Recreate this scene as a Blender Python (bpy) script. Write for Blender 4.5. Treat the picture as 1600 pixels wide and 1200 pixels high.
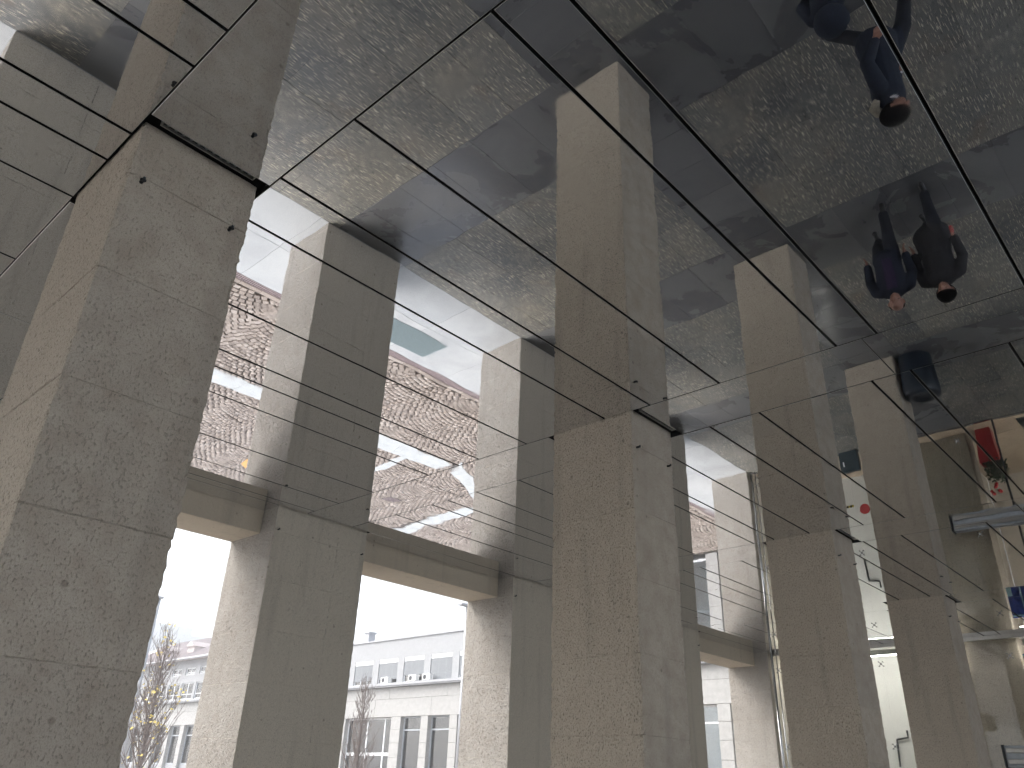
import bpy, math, random
import numpy as np
from mathutils import Vector, Matrix

for o in list(bpy.data.objects):
    bpy.data.objects.remove(o, do_unlink=True)
SC = bpy.context.scene
COL = SC.collection
R = math.radians
H = 4.574            # underside of the mirror ceiling

# ------------------------------------------------------------------ camera
cam_d = bpy.data.cameras.new('camera')
cam_d.sensor_width = 36.0
cam_d.lens = 27.493
cam_d.clip_start = 0.05
cam_d.clip_end = 2000
cam = bpy.data.objects.new('camera', cam_d)
COL.objects.link(cam)
cr = Vector((0.670486, -0.741131, 0.034244)); cu = Vector((-0.359960, -0.284595, 0.888501)); cf = Vector((0.648750, 0.608054, 0.457595))
M3 = Matrix((cr, cu, -cf)).transposed()
cam.matrix_world = Matrix.Translation((0, 0, 1.5)) @ M3.to_4x4()
SC.camera = cam

# ------------------------------------------------------------------ sky, sun, exposure
SUN_DIR = Vector((-0.48, 0.55, 0.68)).normalized()      # towards the sun behind the clouds
world = bpy.data.worlds.new('World'); SC.world = world; world.use_nodes = True
wn = world.node_tree; wn.nodes.clear()
wo = wn.nodes.new('ShaderNodeOutputWorld'); bg = wn.nodes.new('ShaderNodeBackground')
sky = wn.nodes.new('ShaderNodeTexSky'); sky.sky_type = 'NISHITA'; sky.sun_disc = False
sky.sun_elevation = math.asin(SUN_DIR.z); sky.sun_rotation = math.atan2(SUN_DIR.x, SUN_DIR.y)
sky.air_density = 1.0; sky.dust_density = 4.0; sky.ozone_density = 1.0
hs = wn.nodes.new('ShaderNodeHueSaturation'); hs.inputs['Saturation'].default_value = 0.42
wn.links.new(sky.outputs[0], hs.inputs['Color']); wn.links.new(hs.outputs[0], bg.inputs['Color'])
bg.inputs['Strength'].default_value = 0.15
wn.links.new(bg.outputs[0], wo.inputs['Surface'])
sun_d = bpy.data.lights.new('sun', 'SUN'); sun_d.energy = 0.5; sun_d.angle = R(90); sun_d.color = (1.0, 0.975, 0.945)
sun = bpy.data.objects.new('sun', sun_d); COL.objects.link(sun)
sun.rotation_euler = SUN_DIR.to_track_quat('Z', 'Y').to_euler()
vs = SC.view_settings
vs.view_transform = 'Standard'; vs.look = 'None'; vs.exposure = 2.03; vs.gamma = 1.0; vs.use_curve_mapping = False
SC.cycles.use_denoising = True
try:
    SC.cycles.denoiser = 'OPENIMAGEDENOISE'
except Exception:
    pass
SC.cycles.use_adaptive_sampling = True; SC.cycles.adaptive_threshold = 0.03
SC.cycles.max_bounces = 7; SC.cycles.diffuse_bounces = 3; SC.cycles.glossy_bounces = 5; SC.cycles.transparent_max_bounces = 12
SC.cycles.blur_glossy = 0.3
SC.cycles.sample_clamp_indirect = 6.0

# ------------------------------------------------------------------ helpers
class MB:
    """collects shapes and links them as one mesh object"""
    def __init__(s):
        s.v = []; s.f = []; s.m = []
    def add(s, verts, faces, mi=0):
        b = len(s.v); s.v += [tuple(v) for v in verts]
        s.f += [tuple(i + b for i in f) for f in faces]; s.m += [mi] * len(faces)
        return s
    def box(s, x0, x1, y0, y1, z0, z1, mi=0, bev=0.0):
        if bev <= 0:
            vs_ = [(x, y, z) for z in (z0, z1) for y in (y0, y1) for x in (x0, x1)]
            return s.add(vs_, [(0, 2, 3, 1), (4, 5, 7, 6), (0, 1, 5, 4), (2, 6, 7, 3), (0, 4, 6, 2), (1, 3, 7, 5)], mi)
        b = bev; V = []; F = []
        # 24 vertex chamfered box
        def P(ix, iy, iz, ax):
            x = (x0, x1)[ix]; y = (y0, y1)[iy]; z = (z0, z1)[iz]
            sx = b if ix == 0 else -b; sy = b if iy == 0 else -b; sz = b if iz == 0 else -b
            if ax == 0: return (x, y + sy, z + sz)
            if ax == 1: return (x + sx, y, z + sz)
            return (x + sx, y + sy, z)
        idx = {}
        for ix in (0, 1):
            for iy in (0, 1):
                for iz in (0, 1):
                    for ax in (0, 1, 2):
                        idx[(ix, iy, iz, ax)] = len(V); V.append(P(ix, iy, iz, ax))
        for ix in (0, 1):
            q = [idx[(ix, a, c, 0)] for a, c in ((0, 0), (1, 0), (1, 1), (0, 1))]; F.append(q if ix else q[::-1])
            q = [idx[(a, ix, c, 1)] for a, c in ((0, 0), (1, 0), (1, 1), (0, 1))]; F.append(q[::-1] if ix else q)
            q = [idx[(a, c, ix, 2)] for a, c in ((0, 0), (1, 0), (1, 1), (0, 1))]; F.append(q if ix else q[::-1])
        for a in (0, 1):
            for c in (0, 1):
                F.append([idx[(0, a, c, 1)], idx[(1, a, c, 1)], idx[(1, a, c, 2)], idx[(0, a, c, 2)]])
                F.append([idx[(a, 0, c, 0)], idx[(a, 1, c, 0)], idx[(a, 1, c, 2)], idx[(a, 0, c, 2)]])
                F.append([idx[(a, c, 0, 0)], idx[(a, c, 1, 0)], idx[(a, c, 1, 1)], idx[(a, c, 0, 1)]])
                for d in (0, 1):
                    F.append([idx[(a, c, d, 0)], idx[(a, c, d, 1)], idx[(a, c, d, 2)]])
        return s.add(V, F, mi)
    def tube(s, pts, rad, n=8, mi=0, cap=True):
        pts = [Vector(p) for p in pts]; k = len(pts)
        rads = rad if isinstance(rad, (list, tuple)) else [rad] * k
        V = []; F = []; prev = None
        for i, p in enumerate(pts):
            d = (pts[min(i + 1, k - 1)] - pts[max(i - 1, 0)]).normalized()
            if prev is None:
                a = d.orthogonal().normalized()
            else:
                a = (prev - d * prev.dot(d))
                a = a.normalized() if a.length > 1e-6 else d.orthogonal().normalized()
            prev = a; b = d.cross(a)
            for j in range(n):
                t = 2 * math.pi * j / n
                V.append(p + (a * math.cos(t) + b * math.sin(t)) * rads[i])
        for i in range(k - 1):
            for j in range(n):
                j2 = (j + 1) % n
                F.append((i * n + j, i * n + j2, (i + 1) * n + j2, (i + 1) * n + j))
        if cap:
            F.append(tuple(range(n - 1, -1, -1))); F.append(tuple(range((k - 1) * n, k * n)))
        return s.add(V, F, mi)
    def lathe(s, prof, cx, cy, n=28, mi=0):
        V = []; F = []; k = len(prof)
        for r_, z in prof:
            for j in range(n):
                t = 2 * math.pi * j / n
                V.append((cx + r_ * math.cos(t), cy + r_ * math.sin(t), z))
        for i in range(k - 1):
            for j in range(n):
                j2 = (j + 1) % n
                F.append((i * n + j, i * n + j2, (i + 1) * n + j2, (i + 1) * n + j))
        return s.add(V, F, mi)
    def ellipsoid(s, c, r, nu=14, nv=9, mi=0, keep=None):
        V = []; F = []
        for i in range(nv + 1):
            ph = math.pi * i / nv
            for j in range(nu):
                t = 2 * math.pi * j / nu
                V.append((c[0] + r[0] * math.sin(ph) * math.cos(t), c[1] + r[1] * math.sin(ph) * math.sin(t), c[2] + r[2] * math.cos(ph)))
        for i in range(nv):
            for j in range(nu):
                j2 = (j + 1) % nu
                f = (i * nu + j, (i + 1) * nu + j, (i + 1) * nu + j2, i * nu + j2)
                if keep is None or keep([sum(V[a][q] for a in f) / 4 for q in range(3)]):
                    F.append(f)
        return s.add(V, F, mi)
    def mesh(s, name):
        me = bpy.data.meshes.new(name); me.from_pydata(s.v, [], s.f)
        if any(s.m):
            me.polygons.foreach_set('material_index', s.m)
        me.update(); return me
    def build(s, name, mats, parent=None, smooth=False):
        me = s.mesh(name)
        return link(name, me, mats, parent, smooth)

def link(name, me, mats, parent=None, smooth=False, loc=None):
    if mats is not None and len(me.materials) == 0:
        for m_ in (mats if isinstance(mats, (list, tuple)) else [mats]):
            me.materials.append(m_)
    if smooth:
        me.polygons.foreach_set('use_smooth', [True] * len(me.polygons))
    o = bpy.data.objects.new(name, me); COL.objects.link(o)
    if parent is not None: o.parent = parent
    if loc is not None: o.location = loc
    return o

def tag(o, label=None, cat=None, group=None, kind=None):
    if label: o['label'] = label
    if cat: o['category'] = cat
    if group: o['group'] = group
    if kind: o['kind'] = kind
    return o

def empty(name, loc=(0, 0, 0)):
    o = bpy.data.objects.new(name, None); COL.objects.link(o); o.location = loc; o.empty_display_size = 0.2
    return o

# ------------------------------------------------------------------ materials
class NT:
    def __init__(s, name):
        s.m = bpy.data.materials.new(name); s.m.use_nodes = True
        s.t = s.m.node_tree; s.b = s.t.nodes['Principled BSDF']
    def n(s, typ, **kw):
        nd = s.t.nodes.new(typ)
        for k, v in kw.items():
            if k.startswith('i_'):
                nd.inputs[k[2:].replace('_', ' ')].default_value = v
            else:
                setattr(nd, k, v)
        return nd
    def l(s, a, b): s.t.links.new(a, b)
    def pos(s, scale=(1, 1, 1)):
        g = s.n('ShaderNodeNewGeometry'); mp = s.n('ShaderNodeMapping'); mp.inputs['Scale'].default_value = scale
        s.l(g.outputs['Position'], mp.inputs['Vector']); return mp.outputs[0]
    def noise(s, vec, scale=5, detail=3, rough=0.55, dist=0.0):
        nd = s.n('ShaderNodeTexNoise'); nd.inputs['Scale'].default_value = scale; nd.inputs['Detail'].default_value = detail
        nd.inputs['Roughness'].default_value = rough; nd.inputs['Distortion'].default_value = dist
        if vec is not None: s.l(vec, nd.inputs['Vector'])
        return nd.outputs['Fac']
    def ramp(s, fac, stops):
        r_ = s.n('ShaderNodeValToRGB'); e = r_.color_ramp.elements
        while len(e) < len(stops): e.new(0.5)
        for i, (p, c) in enumerate(stops):
            e[i].position = p; e[i].color = (c, c, c, 1) if isinstance(c, (int, float)) else (*c, 1)
        s.l(fac, r_.inputs[0]); return r_.outputs[0]
    def mix(s, fac, a, b, typ='MIX'):
        m_ = s.n('ShaderNodeMix', data_type='RGBA', blend_type=typ)
        for sock, v in ((m_.inputs[0], fac), (m_.inputs[6], a), (m_.inputs[7], b)):
            if hasattr(v, 'is_linked') or hasattr(v, 'links'): s.l(v, sock)
            elif isinstance(v, (int, float)): sock.default_value = v if sock is m_.inputs[0] else (v, v, v, 1)
            else: sock.default_value = (*v, 1)
        return m_.outputs[2]
    def math(s, op, a, b=None, c=None):
        m_ = s.n('ShaderNodeMath', operation=op)
        for i, v in enumerate((a, b, c)):
            if v is None: continue
            if isinstance(v, (int, float)): m_.inputs[i].default_value = v
            else: s.l(v, m_.inputs[i])
        return m_.outputs[0]
    def bump(s, h, dist=0.005, strength=1.0, prev=None):
        b_ = s.n('ShaderNodeBump'); b_.inputs['Distance'].default_value = dist; b_.inputs['Strength'].default_value = strength
        s.l(h, b_.inputs['Height'])
        if prev is not None: s.l(prev, b_.inputs['Normal'])
        return b_.outputs[0]
    def objrand(s):
        return s.n('ShaderNodeObjectInfo').outputs['Random']

def plain(name, col, rough=0.6, metal=0.0, var=0.12, scale=14, bump=0.0, spec=None):
    t = NT(name)
    f = t.noise(t.pos(), scale, 4)
    c = t.mix(t.ramp(f, [(0.3, 0.0), (0.7, 1.0)]), [x * (1 - var) for x in col], [min(1, x * (1 + var)) for x in col])
    t.l(c, t.b.inputs['Base Color']); t.b.inputs['Roughness'].default_value = rough; t.b.inputs['Metallic'].default_value = metal
    if spec is not None: t.b.inputs['Specular IOR Level'].default_value = spec
    if bump > 0: t.l(t.bump(f, bump), t.b.inputs['Normal'])
    return t.m

def stone_mat(name, light, dark, pit=1.0, sawn_fill=1.0, warm_fill=0.20, grain=46, rust=0.5):
    t = NT(name)
    p = t.pos(); g = t.n('ShaderNodeNewGeometry')
    sx = t.n('ShaderNodeSeparateXYZ'); t.l(g.outputs['True Normal'], sx.inputs[0])
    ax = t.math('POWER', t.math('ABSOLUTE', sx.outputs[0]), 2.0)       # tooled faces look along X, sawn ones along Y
    big = t.noise(p, 1.1, 5, 0.6); mid = t.noise(p, 7.0, 4, 0.6)
    base = t.mix(t.ramp(big, [(0.32, 0.0), (0.68, 1.0)]), dark, light)
    base = t.mix(t.math('MULTIPLY', t.ramp(mid, [(0.40, 0.0), (0.70, 1.0)]), rust), base, (0.30, 0.235, 0.175))
    base = t.mix(t.math('MULTIPLY', t.objrand(), 0.28), base, (0.33, 0.30, 0.27))
    # tooled faces weathered warmer, and painted lighter to offset dim light on them
    base = t.mix(t.math('MULTIPLY', ax, warm_fill), base, (0.62, 0.545, 0.435))
    if sawn_fill != 1.0:                                    # sawn faces painted paler to offset the dim fill light there
        base = t.mix(t.math('SUBTRACT', 1.0, ax), base, [c * sawn_fill * k_ for c, k_ in zip(light, (1.0, 0.955, 0.87))])
    # vertical rain streaks
    st = t.noise(t.pos((6, 6, 0.5)), 1.0, 3)
    base = t.mix(t.math('MULTIPLY', t.ramp(st, [(0.55, 0.0), (0.8, 1.0)]), 0.3), base, (0.19, 0.17, 0.15))
    # pores and pits
    pv = t.n('ShaderNodeTexNoise'); pv.inputs['Scale'].default_value = 1.0; pv.inputs['Detail'].default_value = 2
    t.l(t.pos((98, 98, 56)), pv.inputs['Vector'])
    pits = t.ramp(pv.outputs['Fac'], [(0.58, 0.0), (0.68, 1.0)])
    pits = t.math('MULTIPLY', pits, t.math('MULTIPLY_ADD', ax, 0.60, 0.30))
    base = t.mix(t.math('MULTIPLY', pits, 0.75 * pit), base, (0.085, 0.072, 0.06))
    fine = t.ramp(t.noise(t.pos((190, 190, 120)), 1.0, 1), [(0.35, 1.0), (0.5, 0.0)])
    base = t.mix(t.math('MULTIPLY', fine, 0.30), base, (0.16, 0.14, 0.12))
    # rare dark holes and stains
    h = t.n('ShaderNodeTexVoronoi'); h.inputs['Scale'].default_value = 4.6; t.l(p, h.inputs['Vector'])
    hole = t.ramp(h.outputs['Distance'], [(0.05, 1.0), (0.085, 0.0)])
    base = t.mix(t.math('MULTIPLY', hole, 0.5), base, (0.12, 0.10, 0.08))
    t.l(base, t.b.inputs['Base Color'])
    t.b.inputs['Roughness'].default_value = 0.88; t.b.inputs['Specular IOR Level'].default_value = 0.25
    ham = t.noise(t.pos((grain, grain, grain * 0.8)), 1.0, 3, 0.6, 0.8)
    hh = t.math('MULTIPLY', ham, t.math('MULTIPLY_ADD', ax, 0.85, 0.15))
    hh = t.math('SUBTRACT', hh, t.math('MULTIPLY', pits, 0.45))
    n1 = t.bump(hh, 0.9 / grain, 1.0)
    n2 = t.bump(t.noise(p, 16, 3), 0.006, 0.6, n1)
    t.l(n2, t.b.inputs['Normal'])
    return t.m

M = {}
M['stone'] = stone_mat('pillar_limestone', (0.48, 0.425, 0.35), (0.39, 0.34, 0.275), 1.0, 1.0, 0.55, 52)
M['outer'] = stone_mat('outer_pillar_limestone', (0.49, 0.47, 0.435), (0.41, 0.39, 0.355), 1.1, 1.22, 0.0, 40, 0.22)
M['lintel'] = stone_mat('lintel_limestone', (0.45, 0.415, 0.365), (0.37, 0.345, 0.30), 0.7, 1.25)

def mirror():
    t = NT('polished_metal_ceiling')
    t.b.inputs['Metallic'].default_value = 1.0
    f = t.noise(t.pos(), 0.8, 2)
    t.l(t.mix(f, (0.70, 0.71, 0.735), (0.78, 0.785, 0.80)), t.b.inputs['Base Color'])
    sm = t.noise(t.pos(), 2.6, 4)
    t.l(t.ramp(sm, [(0.42, 0.006), (0.56, 0.016), (0.74, 0.075)]), t.b.inputs['Roughness'])
    n1 = t.bump(t.noise(t.pos((1.0, 1.6, 1)), 2.2, 1.0, 0.4), 0.00046, 1.0)
    t.l(n1, t.b.inputs['Normal'])
    return t.m
M['mirror'] = mirror()
M['alu'] = plain('brushed_aluminium_edge', (0.62, 0.62, 0.60), 0.35, 1.0, 0.06)
M['black'] = plain('black_void_board', (0.008, 0.008, 0.009), 0.9)
M['steel'] = plain('stainless_steel', (0.56, 0.57, 0.58), 0.22, 1.0, 0.05)
M['darksteel'] = plain('dark_steel', (0.05, 0.055, 0.06), 0.4, 0.6, 0.1)

def rough_paving():
    t = NT('riven_stone_paving')
    rnd = t.objrand(); p = t.pos()
    tone = t.mix(rnd, (0.095, 0.102, 0.108), (0.19, 0.188, 0.172))
    pat = t.noise(p, 1.3, 5, 0.6)
    tone = t.mix(t.ramp(pat, [(0.38, 0.0), (0.72, 1.0)]), tone, (0.215, 0.20, 0.17))
    rust = t.noise(t.pos((0.8, 1.1, 1)), 1.7, 4)
    tone = t.mix(t.math('MULTIPLY', t.ramp(rust, [(0.60, 0.0), (0.74, 1.0)]), 0.4), tone, (0.17, 0.105, 0.06))
    st = t.noise(t.pos((7.0, 74, 1)), 1.0, 1.8, 0.55, 0.0)
    fl = t.ramp(st, [(0.585, 0.0), (0.63, 1.0)])
    dens = t.ramp(t.noise(p, 2.3, 3), [(0.3, 0.35), (0.6, 1.0)])
    fl = t.math('MULTIPLY', fl, dens)
    flc = t.mix(t.noise(p, 6, 2), (0.80, 0.70, 0.44), (0.70, 0.69, 0.62))
    c = t.mix(t.math('MULTIPLY', fl, 0.78), tone, flc)
    dk = t.ramp(t.noise(t.pos((8, 30, 1)), 1.3, 3), [(0.30, 1.0), (0.42, 0.0)])
    c = t.mix(t.math('MULTIPLY', dk, 0.7), c, (0.022, 0.023, 0.026))
    t.l(c, t.b.inputs['Base Color'])
    wet = t.ramp(t.noise(p, 0.9, 4), [(0.4, 0.30), (0.62, 0.62)])
    t.l(wet, t.b.inputs['Roughness'])
    n1 = t.bump(st, 0.012, 0.8)
    t.l(n1, t.b.inputs['Normal'])
    return t.m
M['rough'] = rough_paving()

def smooth_paving(name, lo, hi, r0, r1, stain):
    t = NT(name); p = t.pos(); rnd = t.objrand()
    big = t.noise(p, 0.9, 5, 0.6, 0.7)
    c = t.mix(rnd, lo, hi)
    wetmask = t.ramp(big, [(0.44, 0.0), (0.60, 1.0)])
    c = t.mix(t.math('MULTIPLY', wetmask, 0.65), c, stain)
    c = t.mix(t.math('MULTIPLY', t.ramp(t.noise(p, 5, 5), [(0.45, 0.0), (0.8, 1.0)]), 0.25), c, hi)
    sp = t.ramp(t.noise(p, 60, 2), [(0.70, 0.0), (0.76, 1.0)])
    c = t.mix(t.math('MULTIPLY', sp, 0.4), c, (0.03, 0.03, 0.03))
    t.l(c, t.b.inputs['Base Color'])
    t.l(t.mix(wetmask, r0, r1), t.b.inputs['Roughness'])
    t.l(t.bump(t.noise(p, 22, 4), 0.002), t.b.inputs['Normal'])
    return t.m
M['band'] = smooth_paving('smooth_dark_band', (0.125, 0.127, 0.13), (0.175, 0.175, 0.173), 0.42, 0.18, (0.085, 0.088, 0.095))
M['apron'] = smooth_paving('pale_concrete_slab', (0.36, 0.38, 0.39), (0.45, 0.46, 0.46), 0.75, 0.5, (0.31, 0.32, 0.325))
M['grout'] = plain('dark_grout', (0.035, 0.034, 0.032), 0.9)

def cobble_mat(indiv):
    t = NT('porphyry_cobble_single' if indiv else 'porphyry_cobble')
    if indiv:
        f = t.objrand()
    else:
        at = t.n('ShaderNodeAttribute'); at.attribute_name = 'tone'; f = at.outputs['Fac']
    c = t.ramp(f, [(0.0, (0.20, 0.165, 0.14)), (0.35, (0.27, 0.225, 0.19)), (0.7, (0.33, 0.28, 0.24)), (1.0, (0.39, 0.345, 0.305))])
    c = t.mix(t.math('MULTIPLY', t.noise(t.pos(), 30, 3), 0.4), c, (0.22, 0.19, 0.17))
    t.l(c, t.b.inputs['Base Color']); t.b.inputs['Roughness'].default_value = 0.7
    t.l(t.bump(t.noise(t.pos(), 45, 3), 0.002), t.b.inputs['Normal'])
    return t.m
M['cobble'] = cobble_mat(False); M['cobble1'] = cobble_mat(True)
M['plaza'] = plain('plaza_sand_bed', (0.075, 0.062, 0.054), 0.9, 0, 0.25, 9)
M['pave_pale'] = plain('pale_plaza_stone', (0.44, 0.46, 0.46), 0.7, 0, 0.12, 4)
M['grate'] = plain('drain_iron', (0.24, 0.19, 0.19), 0.6, 0.1)
M['mat'] = plain('woven_metal_mat', (0.25, 0.31, 0.32), 0.6, 0.2, 0.2, 60)
M['white'] = plain('white_plaster', (0.78, 0.785, 0.76), 0.75, 0, 0.04, 3)
M['cream'] = plain('cream_plaster', (0.58, 0.52, 0.44), 0.75, 0, 0.05, 3)
M['facade'] = plain('facade_render', (0.345, 0.355, 0.365), 0.85, 0, 0.06, 8, 0.003)
M['ashlar'] = plain('facade_ashlar', (0.385, 0.385, 0.375), 0.85, 0, 0.10, 6, 0.003)
M['cornice'] = plain('cornice_zinc', (0.36, 0.37, 0.39), 0.5, 0.2)
M['wframe'] = plain('white_window_frame', (0.74, 0.76, 0.78), 0.4)
M['gframe'] = plain('grey_window_frame', (0.40, 0.43, 0.46), 0.4)
M['blind'] = plain('grey_roller_shutter', (0.22, 0.235, 0.25), 0.6, 0, 0.06, 20)
M['inside'] = plain('dim_interior', (0.62, 0.65, 0.66), 0.9, 0, 0.25, 1.2)
M['insidered'] = plain('red_interior_panel', (0.42, 0.07, 0.05), 0.7)
M['insideblue'] = plain('blue_screen', (0.03, 0.10, 0.35), 0.4)
M['roof'] = plain('roof_tiles', (0.46, 0.41, 0.40), 0.85, 0, 0.12, 5)
M['tower'] = plain('tower_cladding', (0.45, 0.50, 0.50), 0.7, 0, 0.08, 0.3)
M['bark'] = plain('grey_bark', (0.16, 0.13, 0.115), 0.9, 0, 0.3, 12)
M['leafy'] = plain('yellow_leaf', (0.74, 0.58, 0.14), 0.6, 0, 0.25, 30)
M['acwhite'] = plain('ac_casing', (0.75, 0.75, 0.73), 0.5)
M['wood'] = plain('beech_floor', (0.50, 0.40, 0.30), 0.45, 0, 0.10, 3)
M['red'] = plain('red_lacquer', (0.50, 0.025, 0.035), 0.35, 0, 0.08, 5)
M['redfl'] = plain('red_petals', (0.60, 0.02, 0.03), 0.6)
M['leaf'] = plain('dark_green_leaf', (0.03, 0.055, 0.03), 0.45, 0, 0.3, 20)
M['soil'] = plain('soil', (0.04, 0.03, 0.02), 0.95)
M['bin'] = plain('navy_powder_coat', (0.012, 0.02, 0.032), 0.45, 0.0, 0.1)
M['blue'] = plain('blue_banner', (0.015, 0.05, 0.32), 0.6)
M['cyan'] = plain('pale_blue_print', (0.45, 0.72, 0.78), 0.6)
M['yellow'] = plain('yellow_tape', (0.55, 0.45, 0.05), 0.6)
M['navybox'] = plain('dark_teal_panel', (0.02, 0.035, 0.042), 0.5)
M['coat_navy'] = plain('navy_wool', (0.010, 0.015, 0.028), 0.9, 0, 0.2, 40)
M['coat_grey'] = plain('charcoal_wool', (0.022, 0.022, 0.025), 0.9, 0, 0.2, 40)
M['purple'] = plain('purple_knit', (0.028, 0.015, 0.048), 0.9, 0, 0.2, 40)
M['trousers'] = plain('dark_trousers', (0.010, 0.012, 0.018), 0.9)
M['shoe'] = plain('black_leather', (0.008, 0.008, 0.009), 0.3)
M['skin'] = plain('skin', (0.30, 0.155, 0.11), 0.5, 0, 0.06, 20)
M['hair_black'] = plain('black_hair', (0.006, 0.0055, 0.0055), 0.85, 0, 0.2, 60, 0.0, 0.15)
M['hair_grey'] = plain('grey_hair', (0.10, 0.085, 0.075), 0.9, 0, 0.2, 60, 0.0, 0.15)
M['collar'] = plain('white_cotton', (0.75, 0.75, 0.76), 0.8)
M['fur'] = plain('beige_fleece', (0.32, 0.29, 0.23), 0.95, 0, 0.2, 60)
M['orange'] = plain('orange_paint', (0.60, 0.32, 0.10), 0.7)
def glass(name, tint, rough=0.0, fac=0.0):
    t = NT(name); t.t.nodes.remove(t.b)
    out = [n for n in t.t.nodes if n.type == 'OUTPUT_MATERIAL'][0]
    tr = t.n('ShaderNodeBsdfTransparent'); tr.inputs[0].default_value = (*tint, 1)
    gl = t.n('ShaderNodeBsdfGlossy'); gl.inputs['Roughness'].default_value = rough
    lw = t.n('ShaderNodeFresnel'); lw.inputs[0].default_value = 1.5
    mx = t.n('ShaderNodeMixShader')
    t.l(t.math('MAXIMUM', lw.outputs[0], fac) if fac else lw.outputs[0], mx.inputs[0]); t.l(tr.outputs[0], mx.inputs[1]); t.l(gl.outputs[0], mx.inputs[2]); t.l(mx.outputs[0], out.inputs[0])
    return t.m
M['glass'] = glass('clear_glass', (0.97, 0.98, 0.97)); M['winglass'] = glass('window_glass', (0.80, 0.86, 0.88), 0.02, 0.24)
def emit(name, col, s_):
    t = NT(name); t.b.inputs['Emission Color'].default_value = (*col, 1); t.b.inputs['Emission Strength'].default_value = s_
    t.b.inputs['Base Color'].default_value = (0.8, 0.8, 0.8, 1); return t.m
M['lamp'] = emit('lamp_diffuser', (1.0, 0.96, 0.90), 14.0)
M['exit'] = emit('exit_sign_green', (0.05, 0.6, 0.3), 1.2)

# ------------------------------------------------------------------ ground and floors
random.seed(4)
tag(MB().box(-400, 400, -400, 400, -1.2, -0.30).build('ground', plain('far_ground', (0.30, 0.29, 0.275), 0.9, 0, 0.2, 0.2)), kind='structure')
tag(MB().box(-60, 60, -60, -6.22, -0.29, -0.02).build('rear_fill_pavement', M['pave_pale']), kind='structure')  # unseen pale ground, added to bounce fill light onto the pillars
floor_ = tag(MB().box(-12.0, 18.75, -6.2, 11.09, -0.29, -0.028).build('portico_floor', M['grout']), kind='structure')
XS = [(-3.2, -1.9), (1.26, 2.12), (5.22, 6.56), (9.58, 10.95), (14.24, 15.55), (18.715, 18.75)]   # dark bands under the pillar lines
YS_BAND = [(-1.68, -0.7), (3.45, 4.42)]
rough_root = tag(MB().box(-12.0, 18.74, -6.1, 8.70, -0.0275, -0.024).build('rough_paving', M['grout']), kind='structure')
band_root = tag(MB().box(-12.0, 18.73, -6.05, 8.69, -0.0235, -0.021).build('smooth_paving_bands', M['grout']), kind='structure')
slab_cache = {}
def slab(name, x0, x1, y0, y1, mat, parent, zt=0.0, gap=0.003, bev=0.004):
    w = round(x1 - x0 - 2 * gap, 3); d = round(y1 - y0 - 2 * gap, 3)
    k = (w, d, mat)
    if k not in slab_cache:
        me = MB().box(0, w, 0, d, -0.02, 0, 0, bev).mesh(name); me.materials.append(M[mat]); slab_cache[k] = me
    return link(name, slab_cache[k], None, parent, loc=(x0 + gap, y0 + gap, zt))
bays_x = [(-1.9, 1.26), (2.12, 5.22), (6.56, 9.58), (10.95, 14.24), (15.55, 18.715)]
bays_y = [(-0.7, 3.45), (4.42, 8.70)]
for (x0, x1) in bays_x:
    for (y0, y1) in bays_y:
        ny = 7; ws = (y1 - y0) / ny
        for j in range(ny):
            cuts = [x0]; off = (0.0, 0.42, 0.2)[j % 3]
            x = x0 + (x1 - x0) * (0.30 + off * 0.45)
            cuts += [round(x, 3)]
            if x1 - x > 1.7: cuts.append(round(x + (x1 - x) * 0.5, 3))
            cuts.append(x1)
            for a, b in zip(cuts, cuts[1:]):
                slab('paving_slab', a, b, y0 + j * ws, y0 + (j + 1) * ws, 'rough', rough_root, random.uniform(-0.002, 0.002), 0.0012, 0.002)
for (x0, x1) in XS[1:-1]:
    for (y0, y1) in bays_y:
        n_ = 6; ws = (y1 - y0) / n_
        for j in range(n_):
            slab('band_slab', x0, x1, y0 + j * ws, y0 + (j + 1) * ws, 'band', band_root, random.uniform(-0.0006, 0.0006), 0.0015, 0.0012)
for (y0, y1) in YS_BAND:
    x = -3.0; i = 0
    while x < 18.6:
        w = min([0.66, 0.655][i % 2], 18.715 - x)
        slab('band_slab', x, x + w, y0, y1, 'band', band_root, random.uniform(-0.0006, 0.0006), 0.0015, 0.0012); x += w; i += 1
MB().box(-12.0, 18.7, -6.0, -1.69, -0.0205, -0.002).build('plain_paving', M['band'], band_root)
# pale apron outside the pillars and the drain
apron = tag(MB().box(-12.0, 25, 8.715, 11.08, -0.29, -0.0285).build('pale_apron', M['grout']), kind='structure')
x = -3.2
while x < 24.9:
    w = min(1.62, 25 - x)
    slab('apron_slab', x, x + w, 8.702, 9.87, 'apron', apron, 0.0, 0.002, 0.003)
    slab('apron_slab', x - 0.0, x + w, 9.87, 11.07, 'apron', apron, 0.0, 0.002, 0.003)
    x += w
dr = empty('slot_drain', (0, 11.16, 0))
MB().box(-3, 24.9, -0.075, 0.075, -0.10, -0.03).build('channel', M['black'], dr)
MB().box(-3, 24.9, -0.082, -0.07, -0.10, 0.002).box(-3, 24.9, 0.07, 0.082, -0.10, 0.002).build('edge_rail', M['grate'], dr)
bars = MB(); x = 0.0
while x < 24.8:
    bars.box(x, x + 0.022, -0.07, 0.07, -0.028, 0.0); x += 0.04
tag(bars.build('grating_bars', M['grate'], dr), kind='stuff')
tag(dr, 'long narrow iron drain grating between pale slabs and pink cobbles', 'drain')
mt = empty('entrance_mat', (7.3, 10.07, 0))
MB().box(0, 1.56, 0, 0.74, 0.001, 0.012, 0, 0.003).build('mat_field', M['mat'], mt)
mr = MB()
for k in range(34): mr.box(0.02, 1.54, 0.02 + k * 0.0212, 0.03 + k * 0.0212, 0.012, 0.017)
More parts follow.
